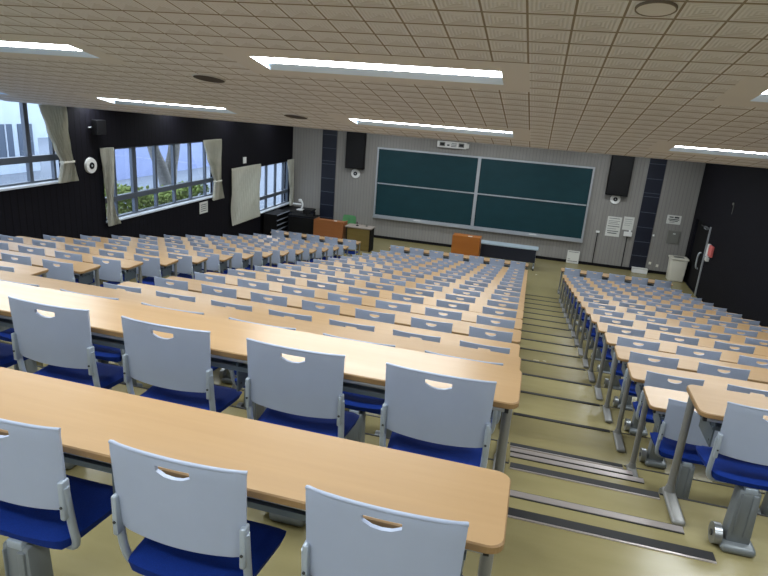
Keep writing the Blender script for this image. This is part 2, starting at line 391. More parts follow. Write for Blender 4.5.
for li, r in enumerate(LYs+LYf):
    sl = r in LYs; zf = zs if sl else (lambda y: ZC)
    nrm = Vector((0, .19, 1)).normalized() if sl else Vector((0, 0, 1))
    for ci, (a, b) in enumerate(LX):
        if ci == 0 and r < 5: continue
        rowname = {-3.45: 'the added rearmost row', -.60: 'the added row behind the camera', 2.22: 'the added row above the camera', 5.06: 'the nearer visible row', 7.91: 'the farther visible row'}.get(r, 'unseen row %s towards the board' % ['one', 'two', 'three', 'four'][LYf.index(r)] if not sl else '')
        y0, y1 = r, r+LYW
        th = thing('ceiling_light', 'recessed fluorescent ceiling light %s, %s' % (names_c[ci], rowname), 'ceiling light', ((a+b)/2, (y0+y1)/2, zf((y0+y1)/2)), 'recessed ceiling lights')
        c = Vector(th.location)
        P = [Vector((x, y, zf(y)))-c for x, y in ((a, y0), (b, y0), (b, y1), (a, y1))]
        yt = y1-DEP*1.9
        T = [Vector((x, y, zf(y)))-c+nrm*DEP for x, y in ((a, y0), (b, y0), (b, yt), (a, yt))]
        mb = MB(); mb.mi('light_housing')
        for i in (0, 1, 3): mb.quad([P[i], P[(i+1) % 4], T[(i+1) % 4], T[i]], 'light_housing')
        mb.quad([P[2], P[3], T[3], T[2]], 'reflector')
        build(mb, 'housing', th)
        mb = MB(); mb.quad(T, 'diffuser'); o = build(mb, 'diffuser', th); o['label'] = 'glowing diffuser'
# round ceiling speakers
for (x, y, r, lab, mt, rim) in ((-3.53, 6.03, .165, 'round dark ceiling speaker nearer the camera, left of the long light', 'speaker_mesh', 'plain_ceiling'),
                       (-3.39, 8.07, .165, 'round dark ceiling speaker farther away, near the front edge of the ceiling', 'speaker_mesh', 'plain_ceiling'),
                       (.454, 3.615, .095, 'round beige ceiling cover at the top right of the view', 'plain_ceiling', 'shaded_cover_rim')):
    n = Vector((0, -.19, -1)).normalized(); th = thing('ceiling_speaker', lab, 'speaker', (x, y, zs(y)))
    mb = MB(); mb.cyl(n*.001, n*.012, r, mt, n=32); build(mb, 'grille', th)
    mb = MB(); mb.ring(n*.001, n, r, r+.008, .013, rim); 
    build(mb, 'rim', th)

# ------------------------------------------------------------------ chairs
def backrest_mesh():
    mb = MB(); bm = mb.bm; nu, nv = 16, 14; W = .44
    z0, z1 = .548, .846
    V = {}
    def pos(i, j):
        u = i/nu*2-1; v = j/nv
        zz = z0+(z1-z0)*v
        hw = W/2*(.965+.035*v)
        if j == 0: hw -= .012
        x = u*hw
        y = .016*(1-v) - .018*(1-u*u) + (.004 if abs(u) == 1 else 0)
        zz += -.010*(1-v)*(1-u*u) if v < .5 else 0
        if j == nv: y += .003
        return Vector((x, y, zz))
    for i in range(nu+1):
        for j in range(nv+1): V[i, j] = bm.verts.new(pos(i, j))
    hole = {(i, j) for i in range(6, 10) for j in (11, 12)}
    # curve the bottom of the hand hole
    for i, dz in ((6, .016), (7, .004), (8, .001), (9, .004), (10, .016)): V[i, 11].co.z += dz
    for i in (6, 7, 8, 9, 10): V[i, 13].co.z -= .006
    for i in (6, 10): V[i, 12].co.z = (V[i, 11].co.z+V[i, 13].co.z)/2
    for i in range(nu):
        for j in range(nv):
            if (i, j) in hole: continue
            bm.faces.new((V[i, j], V[i+1, j], V[i+1, j+1], V[i, j+1])).material_index = mb.mi('chair_plastic')
    bmesh.ops.recalc_face_normals(bm, faces=bm.faces)
    bmesh.ops.solidify(bm, geom=list(bm.faces), thickness=.013)
    # shallow lip along the top edge
    mb.tube([pos(i, nv)+Vector((0, .003, -.002)) for i in range(0, nu+1, 2)], .006, 'chair_plastic', 8)
    return mb.mesh('backrest', 50)
def seat_mesh():
    mb = MB(); bm = mb.bm; nu, nv = 14, 12; top = {}; bot = {}
    for i in range(nu+1):
        for j in range(nv+1):
            u = i/nu*2-1; v = j/nv*2-1
            # squircle mapping rounds the corners
            x = u*math.sqrt(1-v**6*.12); y = v*math.sqrt(1-u**6*.10)
            X = x*(.196+.015*(v+1)); Y = .165+y*.165
            e = max(abs(u), abs(v)); edge = max(0, (e-.8)/.2)
            zt = .438-.018*(1-u*u)*(1-((v+.3)**2)*.5)-.020*edge**2+.012*max(0, -v)**2-.010*max(0, v)**3
            top[i, j] = bm.verts.new((X, Y, zt)); bot[i, j] = bm.verts.new((X*.96, .165+(Y-.165)*.96, .390))
    mi = mb.mi('seat_blue')
    for i in range(nu):
        for j in range(nv):
            bm.faces.new((top[i, j], top[i+1, j], top[i+1, j+1], top[i, j+1])); bm.faces.new((bot[i, j], bot[i, j+1], bot[i+1, j+1], bot[i+1, j]))
    for i in range(nu):
        for j in (0, nv): bm.faces.new((top[i, j], top[i+1, j], bot[i+1, j], bot[i, j]))
    for j in range(nv):
        for i in (0, nu): bm.faces.new((top[i, j], top[i, j+1], bot[i, j+1], bot[i, j]))
    return mb.mesh('seat', 60)
def frame_mesh():
    mb = MB()
    for s in (-1, 1):
        mb.tube([(s*.2145, .012, .64), (s*.2145, .020, .56), (s*.2145, .030, .47), (s*.211, .045, .405), (s*.185, .055, .372), (s*.11, .07, .368), (s*.03, .08, .368)], .0135, 'frame_grey', 10)
        mb.box(s*.2115-.0095, s*.2115+.0095, -.006, .030, .525, .665, 'frame_grey', .006, 2)
        mb.cyl((s*.2182, .010, .60), (s*.2205, .010, .60), .005, 'screw', n=8)
        mb.cyl((s*.2115, -.005, .575), (s*.2115, -.009, .575), .005, 'screw', n=8)
    mb.box(-.17, .17, .05, .075, .366, .388, 'frame_grey', .004); mb.box(-.17, .17, .25, .275, .366, .388, 'frame_grey', .004)
    mb.box(-.03, .03, .0, .28, .352, .384, 'frame_grey', .004)
    return mb.mesh('frame', 45)
def pedestal_mesh():
    mb = MB(); mb.box(-.062, .062, -.005, .095, .045, .365, 'pedestal_grey', .012, 2, taper=(.86, .9))
    mb.box(-.040, -.032, -.012, .01, .10, .35, 'pedestal_grey', .003); mb.box(.015, .042, -.010, .01, .09, .35, 'pedestal_grey', .004)
    return mb.mesh('pedestal', 40)
def base_mesh():
    mb = MB(); mb.box(-.085, .088, -.05, .15, 0, .052, 'pedestal_grey', .022, 3); return mb.mesh('base_plate', 40)
def hub_mesh():
    mb = MB(); mb.cyl((-.122, .03, .062), (-.083, .03, .062), .058, 'hub_metal', n=20); mb.cyl((-.128, .03, .062), (-.122, .03, .062), .018, 'screw', n=12); return mb.mesh('hub', 40)
CHM = dict(backrest=backrest_mesh(), seat=seat_mesh(), frame=frame_mesh(), pedestal=pedestal_mesh(), base_plate=base_mesh(), hub=hub_mesh())
def new_chair(loc):
    r = bpy.data.objects.new('lecture_chair', None); COL.objects.link(r); r.location = loc; r.empty_display_size = .1
    for k in ('backrest', 'seat', 'frame', 'pedestal'): 
        o = link(k, CHM[k], r)
        if k == 'pedestal':
            link('base_plate', CHM['base_plate'], o); link('hub', CHM['hub'], o)
    return r
proto = new_chair((0, 0, 0)); used = [False]
def copy_tree(o, parent=None):
    c = o.copy(); COL.objects.link(c); c.parent = parent
    for ch in list(o.children): copy_tree(ch, c)
    return c
ORD = ['first', 'second', 'third', 'fourth', 'fifth', 'sixth', 'seventh', 'eighth', 'ninth', 'tenth', 'eleventh', 'twelfth', 'thirteenth', 'fourteenth', 'fifteenth', 'sixteenth', 'seventeenth', 'eighteenth', 'nineteenth']
def seat_word(j): return ORD[j]
PC = .6145
VIS = {'C': {0: 4, 1: 6, 2: 7}, 'L': {4: 2, 5: 4}, 'R': {2: 2, 3: 3, 4: 3, 5: 4, 6: 4}}
BL = {'C': ('centre', -.035-.221, -1, 7, 0, 'right aisle'), 'L': ('left', -5.279-.221, -1, 5, 4, 'left aisle'), 'R': ('right', 1.085+.221, 1, 5, 2, 'right aisle')}
for key, (bn, x0, sg, n, kmin, ais) in BL.items():
    for k in range(kmin, 19):
        for j in range(VIS[key].get(k, n)):
            o = proto if not used[0] else copy_tree(proto); used[0] = True
            o.location = (x0+sg*PC*j-(.012 if key == 'C' and k < 3 else 0), ROWY[k], ROWZ[k])
            rw = 'front row' if k == 18 else '%s row from the blackboard' % ORD[18-k]
            tag(o, 'grey-backed blue-seated chair, %s block, %s, %s seat from the %s' % (bn, rw, seat_word(j), ais), 'chair', 'chairs of the %s block' % bn)

# ------------------------------------------------------------------ desks
DW = .37
def top_mesh(L):
    mb = MB(); r = .045; P = []
    for cx, cy, a0 in ((L-r, DW-r, 0), (r, DW-r, 90), (r, r, 180), (L-r, r, 270)):
        for t in range(7): a = math.radians(a0+t*15); P.append((cx+r*math.cos(a), cy+r*math.sin(a)))
    bm = mb.bm; n = len(P)
    def ringv(z, ins):
        return [bm.verts.new(((p[0]-L/2)*(1-2*ins/L)+L/2, (p[1]-DW/2)*(1-2*ins/DW)+DW/2, z)) for p in P]
    R = [ringv(.700, .003), ringv(.703, 0), ringv(.7235, 0), ringv(.728, .004)]
    ie, it = mb.mi('desk_edge'), mb.mi('desk_wood')
    for a, b in zip(R[:-1], R[1:]):
        for i in range(n): bm.faces.new((a[i], a[(i+1) % n], b[(i+1) % n], b[i])).material_index = ie
    bm.faces.new(R[0][::-1]).material_index = ie; bm.faces.new(R[-1]).material_index = it
    return mb.mesh('tabletop')
def shelf_mesh(L, xs):
    mb = MB(); mb.box(.10, L-.10, .07, .31, .605, .612, 'shelf_metal')
    for y in (.07, .13, .19, .25, .305): mb.box(.10, L-.10, y, y+.012, .612, .626, 'shelf_metal')
    mb.box(.10, L-.10, .305, .312, .56, .66, 'shelf_metal')
    for x in xs:
        xx = min(max(x, .11), L-.11)
        mb.box(xx-.004, xx+.004, .07, .31, .50, .700, 'shelf_metal'); mb.cyl((xx-.006, .10, .53), (xx+.006, .10, .53), .006, 'screw', n=8)
    return mb.mesh('book_shelf')
def rail_mesh(L):
    mb = MB(); mb.cyl((.05, .05, .672), (L-.05, .05, .672), .011, 'aluminium', n=10)
    for x in (.045, L-.045): mb.cyl((x-.008, .05, .672), (x+.008, .05, .672), .0145, 'black_rubber', n=10)
    return mb.mesh('rail', 40)
def leg_mesh():
    mb = MB(); mb.cyl((0, .315, .03), (0, .315, .69), .022, 'leg_grey', n=14); mb.box(-.03, .03, .05, .34, .685, .699, 'leg_grey', .003); return mb.mesh('leg', 40)
def foot_mesh():
    mb = MB(); mb.box(-.037, .037, .01, .36, 0, .036, 'leg_grey', .016, 3); mb.cyl((0, .315, .03), (0, .315, .075), .034, 'leg_grey', r2=.024, n=14); return mb.mesh('foot', 40)
LEGM, FOOTM = leg_mesh(), foot_mesh(); DM = {}
DESKS = {'C': (-4.24, .05, 4), 'L': (-8.27, -5.24, 3), 'R': (1.0, 4.07, 3)}
for key, (a, b, nl) in DESKS.items():
    L = b-a; xs = [.04+(L-.08)*i/(nl-1) for i in range(nl)]
    if key == 'C': xs[1:3] = [4.29-.613-3*PC-.05-.0, 4.29-.613-PC-.05+.0]
    else: xs[1] = (2.77-1.5*PC if key == 'L' else .306+1.5*PC)
    DM = (top_mesh(L), shelf_mesh(L, xs), rail_mesh(L)); bn = BL[key][0]
    for k in range(BL[key][4], 19):
        rw = 'front row' if k == 18 else '%s row from the blackboard' % ORD[18-k]
        th = thing('long_desk', 'long light wood desk of the %s block, %s' % (bn, rw), 'desk', (a, ROWY[k]+.09, ROWZ[k]), 'long desks of the %s block' % bn)
        link('tabletop', DM[0], th); link('book_shelf', DM[1], th); link('rail', DM[2], th)
        for x in xs:
            lg = link('leg', LEGM, th, (x, 0, 0)); link('foot', FOOTM, lg)

# ------------------------------------------------------------------ blackboard
th = thing('blackboard', 'large green sliding blackboard with four panels on the front wall', 'blackboard', (-2.09, YF, .80))
X0, X1, Z0, Z1, XM, ZM = -5.97, 1.79, .80, 3.44, -2.16, 2.12
def bpart(name, boxes, lab=None):
    mb = MB()
    for bx in boxes: mb.box(bx[0]+2.09, bx[1]+2.09, bx[2]-YF, bx[3]-YF, bx[4]-.80, bx[5]-.80, bx[6])
    o = build(mb, name, th)
    if lab: o['label'] = lab
for n_, (a, b, c, d_) in (('lower_left', (X0+.05, XM-.05, Z0+.12, ZM-.02)), ('upper_left', (X0+.05, XM-.05, ZM+.02, Z1-.05)), ('lower_right', (XM+.05, X1-.05, Z0+.12, ZM-.02)), ('upper_right', (XM+.05, X1-.05, ZM+.02, Z1-.05))):
    bpart('board_panel', [(a, b, YF-.05 if 'lower' in n_ else YF-.07, YF-.02, c, d_, 'board_green')], n_.replace('_', ' ')+' green writing panel')
bpart('board_frame', [(X0, X1, YF-.09, YF-.01, Z1-.055, Z1, 'aluminium'), (X0, X0+.06, YF-.09, YF-.01, Z0+.1, Z1-.055, 'aluminium'), (X1-.06, X1, YF-.09, YF-.01, Z0+.1, Z1-.055, 'aluminium'), (XM-.055, XM+.055, YF-.10, YF-.01, Z0+.1, Z1-.055, 'aluminium'),
    (X0+.09, XM-.055, YF-.085, YF-.02, ZM-.022, ZM+.022, 'aluminium'), (XM+.055, X1-.09, YF-.085, YF-.02, ZM-.022, ZM+.022, 'aluminium')])
bpart('chalk_tray', [(X0, X1, YF-.17, YF-.01, Z0, Z0+.03, 'aluminium'), (X0, X1, YF-.17, YF-.155, Z0+.03, Z0+.07, 'aluminium'), (X0, X1, YF-.06, YF-.01, Z0+.03, Z0+.12, 'aluminium')])
for i, (x, lab) in enumerate(((-4.25, 'white chalk eraser on the tray under the left boards'), (.05, 'white chalk eraser on the tray under the right boards'))):
    mb = MB(); mb.box(-.13, .13, -.045, .045, 0, .05, 'white_plastic', .008); o = build(mb, 'chalk_eraser', None, (x, YF-.108, Z0+.0301)); tag(o, lab, 'eraser')

# wall items on the front wall
def wall_speaker(x, lab):
    th = thing('wall_speaker', lab, 'speaker', (x, YF, 2.6), 'tall black wall speakers')
    mb = MB(); mb.box(-.36, .36, -.22, -.005, -.03, 1.45, 'black_paint', .012); build(mb, 'cabinet', th)
    mb = MB(); mb.box(-.33, .33, -.232, -.221, 0, 1.42, 'black_gloss'); build(mb, 'grille', th)
wall_speaker(-6.80, 'tall black loudspeaker on the front wall left of the blackboard'); wall_speaker(2.62, 'tall black loudspeaker on the front wall right of the blackboard')
def round_unit(loc, nrm, r, lab, kind='wall_clock'):
    th = thing(kind, lab, 'speaker', loc); n = Vector(nrm)
    mb = MB(); mb.cyl((0, 0, 0), n*.045, r, 'white_plastic', r2=r*.94, n=32); build(mb, 'housing', th, smooth=40)
    mb = MB(); mb.cyl(n*.0455, n*.055, r*.42, 'black_paint', n=24); mb.cyl(n*.0555, n*.06, r*.14, 'aluminium', n=16); build(mb, 'speaker_cone', th, smooth=40)
round_unit((-6.79, YF, 2.38), (0, -1, 0), .18, 'round white speaker with dark centre below the left black loudspeaker', 'round_speaker')
round_unit((2.63, YF, 2.43), (0, -1, 0), .17, 'round white speaker with dark centre below the right black loudspeaker', 'round_speaker')
round_unit((XL, 11.1, 3.31), (1, 0, 0), .17, 'round white speaker with dark centre on the black left wall', 'round_speaker')
# unit above the board
th = thing('display_unit', 'white box with dark grilles on the wall above the blackboard', 'wall unit', (-3.18, YF, 3.70))
mb = MB(); mb.box(-.56, .50, -.16, -.005, -.05, .17, 'white_plastic', .01); build(mb, 'casing', th)
mb = MB(); mb.box(-.47, -.27, -.168, -.161, .0, .14, 'grey_steel'); mb.box(-.44, -.30, -.172, -.168, .03, .11, 'dark_ink'); mb.box(-.19, -.11, -.168, -.161, .02, .07, 'dark_ink')
mb.box(-.05, .14, -.166, -.161, .0, .02, 'poster_ink'); mb.box(-.05, .14, -.166, -.161, .05, .07, 'poster_ink'); mb.box(-.03, .16, -.166, -.161, .10, .12, 'poster_ink')
mb.box(.22, .42, -.168, -.161, .0, .14, 'grey_steel'); mb.box(.25, .39, -.172, -.168, .03, .11, 'dark_ink'); build(mb, 'front_markings', th)
mb = MB(); mb.cyl((.50, -.08, .06), (.58, -.08, .06), .085, 'white_plastic', n=20); build(mb, 'end_cap', th, smooth=40)
# posters
def poster(x0, x1, z0, z1, lab, lines, y=YF, tilt=0, name='poster'):
    th = thing(name, lab, 'poster' if name == 'poster' else 'sign', ((x0+x1)/2, y, z0)); hw = (x1-x0)/2; h = z1-z0
    mb = MB(); mb.box(-hw, hw, -.012, -.002, 0, h, 'poster_white'); o = build(mb, 'sheet', th); 
    mb = MB()
    for (a, b, c, d_, k) in lines: mb.box(-hw+2*hw*a, -hw+2*hw*b, -.016, -.012, h*c, h*d_, k)
    build(mb, 'print', th)
    if tilt: th.rotation_euler = (tilt, 0, 0)
poster(2.50, 2.97, 1.13, 1.82, 'larger white notice with printed lines right of the blackboard', [(.1, .85, .90, .93, 'poster_ink'), (.1, .9, .78, .80, 'poster_ink'), (.1, .75, .70, .72, 'poster_ink'), (.1, .88, .62, .64, 'poster_ink'), (.08, .92, .50, .53, 'dark_ink'), (.1, .7, .38, .40, 'poster_ink'), (.1, .9, .25, .29, 'poster_ink'), (.15, .8, .14, .19, 'poster_ink')])
poster(3.03, 3.37, 1.41, 1.87, 'smaller white notice right of the larger one', [(.12, .88, .8, .83, 'poster_ink'), (.12, .8, .65, .67, 'poster_ink'), (.12, .85, .5, .52, 'poster_ink'), (.12, .7, .35, .37, 'poster_ink')])
poster(4.39, 4.84, 1.79, 2.09, 'white warning notice with bold dark lines right of the dark tile strip', [(.15, .45, .72, .84, 'dark_ink'), (.52, .85, .68, .86, 'dark_ink'), (.12, .88, .48, .58, 'dark_ink'), (.2, .8, .32, .40, 'dark_ink'), (.2, .6, .16, .20, 'poster_ink')])
poster(1.35, 1.77, 0.005, .46, 'white paper sign standing on the floor against the front wall', [(.1, .9, .88, .92, 'poster_ink'), (.1, .9, .14, .18, 'dark_ink'), (.1, .3, .3, .34, 'poster_ink')], y=YF-.07, name='floor_sign')
th = thing('wall_panel', 'grey metal cover plate below the warning notice', 'wall panel', (4.71, YF, 1.12)); mb = MB(); mb.box(-.2, .2, -.03, -.003, 0, .45, 'grey_steel', .008); build(mb, 'cover', th)
mb = MB(); mb.box(-.03, .05, -.04, -.031, .33, .36, 'white_plastic'); build(mb, 'latch', th)
# switch boxes with conduits
for x, zt, big, lab in ((2.25, 1.22, 0, 'thin dark conduit with small white switch right of the blackboard'), (3.24, 1.22, 1, 'thin dark conduit under the white wall box beside the notices')):
    th = thing('wall_conduit', lab, 'conduit', (x, YF, .1))
    mb = MB(); mb.cyl((0, -.02, 0), (0, -.02, zt-.12), .014, 'black_paint', n=8); build(mb, 'pipe', th)
    mb = MB(); 
    if big: mb.box(-.13, .13, -.1, -.004, zt-.12, zt+.03, 'white_plastic', .01); mb.box(.02, .08, -.08, -.02, zt+.03, zt+.10, 'white_plastic', .006)
    else: mb.box(-.06, .06, -.04, -.004, zt-.12, zt-.05, 'white_plastic', .006)
    build(mb, 'switch_box', th)
for x, z, lab in ((4.02+.06, 1.3, 'small white hook beside the dark tile strip'),):
    mb = MB(); mb.box(-.03, .03, -.03, -.003, 0, .06, 'white_plastic', .004); o = build(mb, 'wall_hook', None, (x, YF, z)); tag(o, lab, 'hook')
for x, z, lab in ((4.15, .30, 'small grey wall outlet nearer the tile strip'), (4.40, .24, 'small white wall outlet beside the bin')):
    mb = MB(); mb.box(-.04, .04, -.02, -.003, 0, .09, 'cream_plastic', .004); o = build(mb, 'wall_outlet', None, (x, YF, z)); tag(o, lab, 'outlet')
th = thing('floor_box', 'white flat box on the floor below the dark tile strip', 'box', (3.83, 21.95, 0)); mb = MB(); mb.box(-.25, .25, -.1, .1, 0, .14, 'white_plastic', .01); build(mb, 'body', th)
mb = MB(); mb.box(-.26, .26, -.11, .11, .14, .165, 'poster_white', .006); build(mb, 'lid', th)
# bin
th = thing('waste_bin', 'tall cream waste bin in the corner by the door', 'bin', (4.89, 21.5, 0))
mb = MB(); mb.box(-.235, .235, -.2, .2, 0, .74, 'cream_plastic', .03, 3, taper=(1.12, 1.1)); build(mb, 'body', th, smooth=40)
mb = MB(); mb.box(-.285, .285, -.24, .24, .74, .80, 'cream_plastic', .015); mb.box(-.16, .16, -.12, .12, .799, .806, 'grey_steel'); build(mb, 'lid', th)

# right wall items
th = thing('fire_alarm', 'red and white call box on the black right wall beside the door', 'alarm', (XR, 19.25, 1.42))
mb = MB(); mb.box(-.07, -.004, -.26, .08, -.02, .30, 'red_plastic', .012); build(mb, 'red_casing', th)
mb = MB(); mb.box(-.08, -.004, .09, .24, -.08, .30, 'white_plastic', .01); mb.box(-.09, -.004, .0, .2, -.2, -.09, 'poster_white', .008); build(mb, 'white_cover', th)
th = thing('wall_sensor', 'small grey sensor high on the black right wall', 'sensor', (XR, 18.2, 3.0)); mb = MB(); mb.cyl((-.002, 0, .1), (-.04, 0, .1), .035, 'grey_steel', n=14); build(mb, 'head', th)
mb = MB(); mb.box(-.012, -.003, -.008, .008, -.18, .07, 'grey_steel'); build(mb, 'cable', th)
# left wall items
th = thing('wall_speaker_box', 'small black box speaker on a bracket high on the left wall', 'speaker', (XL, 11.25, 3.97))
mb = MB(); mb.box(.10, .24, -.14, .14, 0, .30, 'black_gloss', .01); build(mb, 'cabinet', th)
mb = MB(); mb.box(0.002, .10, -.03, .03, .12, .17, 'screw', .004); mb.cyl((.06, -.05, .14), (.06, -.2, .14), .012, 'aluminium', n=8); build(mb, 'bracket', th)
mb = MB(); mb.box(.003, .012, -.22, .22, 0, .33, 'poster_white'); 
for z in (.06, .12, .18, .24): mb.box(.012, .015, -.15, .16, z, z+.022, 'poster_ink')
o = build(mb, 'notice_sheet', None, (XL, 15.62, 1.57)); tag(o, 'white printed notice under the middle window on the black wall', 'notice')
mb = MB(); mb.box(.003, .03, -.1, .1, 0, .2, 'white_plastic', .006); o = build(mb, 'wall_thermostat', None, (XL, 18.15, 2.82)); tag(o, 'small white box high on the black wall above the drawn curtain', 'wall box')

# ------------------------------------------------------------------ curtains
def curtain(rows, lab, x=XL+.05, amp=.05, npl=9):
    # rows: (z, y_left, y_right) from top to bottom
    mb = MB(); bm = mb.bm; nu = npl*8; grid = []
    import bisect
    steps = 26; zt = rows[0][0]; zb = rows[-1][0]
    def at(z):
        for (z0, a0, b0), (z1, a1, b1) in zip(rows[:-1], rows[1:]):
            if z <= z0 and z >= z1:
                t = (z0-z)/(z0-z1+1e-9); t = t*t*(3-2*t); return a0+(a1-a0)*t, b0+(b1-b0)*t
        return rows[-1][1:]
    ph = [random.uniform(-.5, .5) for _ in range(npl+1)]
    for j in range(steps+1):
        z = zt+(zb-zt)*j/steps; a, b = at(z); line = []
        wd = b-a
        for i in range(nu+1):
            u = i/nu; t = u*npl*2*math.pi; am = amp*(1 if wd > .3 else wd/.3*.8+.2)
            line.append(bm.verts.new((x+am*math.sin(t+ph[int(u*npl)]*.0+.6*math.sin(j*.25+u*7))+.05, a+wd*u+.012*math.sin(t*2), z)))
        grid.append(line)
    mi = mb.mi('fabric_curtain')
    for j in range(steps):
        for i in range(nu):
            f = bm.faces.new((grid[j][i], grid[j][i+1], grid[j+1][i+1], grid[j+1][i])); f.smooth = True
    bmesh.ops.solidify(bm, geom=list(bm.faces), thickness=.006)
    me = mb.mesh('curtain', 60)
    z0 = rows[-1][0]; c = Vector((x, (rows[0][1]+rows[0][2])/2, z0))
    for v in me.vertices: v.co -= c
    return tag(link('curtain', me, None, c), lab, 'curtain', 'beige window curtains')
def tieband(y0, y1, z, lab, owner):
    mb = MB(); mb.box(XL+.05, XL+.15, y0, y1, z-.02, z+.02, 'fabric_curtain', .008)
    o = build(mb, 'tieback', owner); o.location = -owner.location
c1 = curtain([(4.56, 9.74, 10.42), (4.1, 9.88, 10.43), (3.75, 10.04, 10.46), (3.45, 10.20, 10.50), (3.3, 10.15, 10.55), (3.05, 10.06, 10.60)], 'curtain tied back at the right side of the window nearest the camera'); tieband(10.19, 10.51, 3.45, '', c1)
c2 = curtain([(3.67, 11.32, 11.74), (3.0, 11.40, 11.70), (2.45, 11.46, 11.64), (2.2, 11.42, 11.70), (1.93, 11.42, 11.84)], 'narrow curtain at the left side of the middle window', npl=6)
c3 = curtain([(3.67, 15.50, 16.50), (3.2, 15.68, 16.48), (2.8, 15.92, 16.46), (2.45, 16.12, 16.44), (2.25, 16.05, 16.52), (1.90, 15.98, 16.62)], 'curtain tied back at the right side of the middle window'); tieband(16.1, 16.47, 2.45, '', c3)
c4 = curtain([(2.74, 17.12, 19.14), (1.6, 17.12, 19.1), (.93, 17.14, 19.12)], 'wide drawn curtain covering the left half of the far window', npl=14)
c5 = curtain([(2.70, 21.42, 22.02), (2.0, 21.62, 22.04), (1.5, 21.78, 22.06), (.93, 21.72, 22.08)], 'narrow curtain at the right side of the far window by the corner', npl=5)

# ------------------------------------------------------------------ front furniture
th = thing('lectern', 'orange brown wooden lectern standing in front of the blackboard', 'lectern', (-2.05, 19.75, 0))
mb = MB(); mb.box(-.46, .46, -.25, -.22, 0, 1.03, 'lectern_wood', .004); build(mb, 'front_panel', th)
for s in (-1, 1):
    mb = MB(); mb.box(s*.445-.015, s*.445+.015, -.22, .25, 0, 1.01, 'lectern_wood'); build(mb, 'side_panel', th)
mb = MB(); mb.box(-.43, .43, -.22, .26, .97, 1.0, 'lectern_wood', .003); build(mb, 'top', th)
mb = MB(); mb.box(-.43, .43, -.22, .22, .5, .52, 'lectern_wood'); build(mb, 'shelf', th)
mb = MB(); mb.box(-.06, .08, -.05, .05, 0, .03, 'white_plastic', .006); o = build(mb, 'eraser_box', None, (-1.95, 19.62, 1.0001)); tag(o, 'small white box on top of the orange brown lectern', 'box')

th = thing('demonstration_table', 'long table with pale top and dark front panel right of the lectern', 'table', (-.66, 20.4, 0))
mb = MB(); mb.box(-.98, .96, -.22, .26, .70, .745, 'table_pale', .006); build(mb, 'tabletop', th)
mb = MB(); mb.box(-.94, .90, -.19, -.17, .26, .70, 'navy_panel'); build(mb, 'modesty_panel', th)
for s in (-.9, .88):
    mb = MB(); mb.cyl((s, 0, .1), (s, 0, .70), .028, 'aluminium', n=10); mb.box(s-.03, s+.03, -.24, .24, .07, .11, 'aluminium', .01); lg = build(mb, 'leg', th)
    for y in (-.2, .2):
        mb = MB(); mb.cyl((s-.02, y, .035), (s+.02, y, .035), .035, 'black_rubber', n=14); build(mb, 'caster', lg)

th = thing('side_lectern', 'orange brown wooden lectern near the window beside the teacher desk', 'lectern', (-6.94, 19.95, 0))
mb = MB(); mb.box(-.545, .545, -.27, -.24, 0, .95, 'red_wood', .004); build(mb, 'front_panel', th)
for s in (-1, 1):
    mb = MB(); mb.box(s*.53-.015, s*.53+.015, -.24, .26, 0, .93, 'red_wood'); build(mb, 'side_panel', th)
mb = MB(); mb.box(-.515, .515, -.24, .27, .86, .89, 'red_wood', .003); build(mb, 'top', th)
mb = MB(); mb.box(-.05, .05, -.04, .04, 0, .04, 'white_plastic', .006); o = build(mb, 'microphone_stand_base', None, (-6.75, 19.9, .8901)); o.name = 'small_box'; tag(o, 'small white box on the lectern beside the teacher desk', 'box')

th = thing('teacher_desk', 'dark wooden teacher desk with pale top beside the left lectern', 'desk', (-5.86, 19.95, 0))
mb = MB(); mb.box(-.46, .50, -.27, .27, .80, .84, 'desk_top_brown', .006); build(mb, 'tabletop', th)
mb = MB(); mb.box(-.42, .46, -.22, -.2, .02, .80, 'olive_wood'); build(mb, 'front_panel', th)
for s in (-.42, .44):
    mb = MB(); mb.box(s, s+.035, -.24, .24, 0, .80, 'black_paint'); build(mb, 'side_panel', th)
mb = MB(); mb.cyl((0, 0, 0), (0, 0, .10), .035, 'grey_steel', n=14); o = build(mb, 'pen_cup', None, (-5.62, 20.0, .8401), smooth=40); tag(o, 'small grey cup on the right end of the teacher desk', 'cup')
th = thing('desk_microphone', 'small dark microphone on the middle of the teacher desk', 'microphone', (-5.95, 19.95, .8401))
mb = MB(); mb.cyl((0, 0, 0), (0, 0, .02), .05, 'black_paint', n=16); build(mb, 'base', th)
mb = MB(); mb.tube([(0, 0, .015), (0, 0, .06), (0, -.02, .10)], .008, 'black_paint', 8); mb.cyl((0, -.02, .09), (0, -.04, .14), .017, 'black_paint', n=12); build(mb, 'gooseneck', th)

th = thing('office_chair', 'green plastic backed chair behind the teacher desk', 'chair', (-6.50, 20.75, 0))
mb = MB(); bm = mb.bm; G = {}
for i in range(13):
    for j in range(9):
        u = i/12*2-1; v = j/8; hw = .26*(1-.18*(v-.3)**2)*(1 if j < 8 else .88)
        G[i, j] = bm.verts.new((u*hw, -.06*(1-u*u)*-1 - .0+.05*v-.05, .62+.40*v))
for i in range(12):
    for j in range(8): bm.faces.new((G[i, j], G[i+1, j], G[i+1, j+1], G[i, j+1])).material_index = mb.mi('green_plastic')
bmesh.ops.solidify(bm, geom=list(bm.faces), thickness=.02); build(mb, 'backrest', th, smooth=50)
mb = MB(); mb.box(-.24, .24, -.05, .40, .43, .48, 'green_plastic', .02, 3); build(mb, 'seat', th, smooth=50)
mb = MB()
for s in (-.2, .2): mb.tube([(s, 0, .66), (s, -.02, .45), (s, .0, .42), (s, .38, .42)], .012, 'screw', 8)
build(mb, 'frame', th, smooth=50)
for x in (-.2, .2):
    for y in (0, .38):
        mb = MB(); mb.cyl((x, y, 0), (x, y, .42), .012, 'screw', n=8); build(mb, 'leg', th)

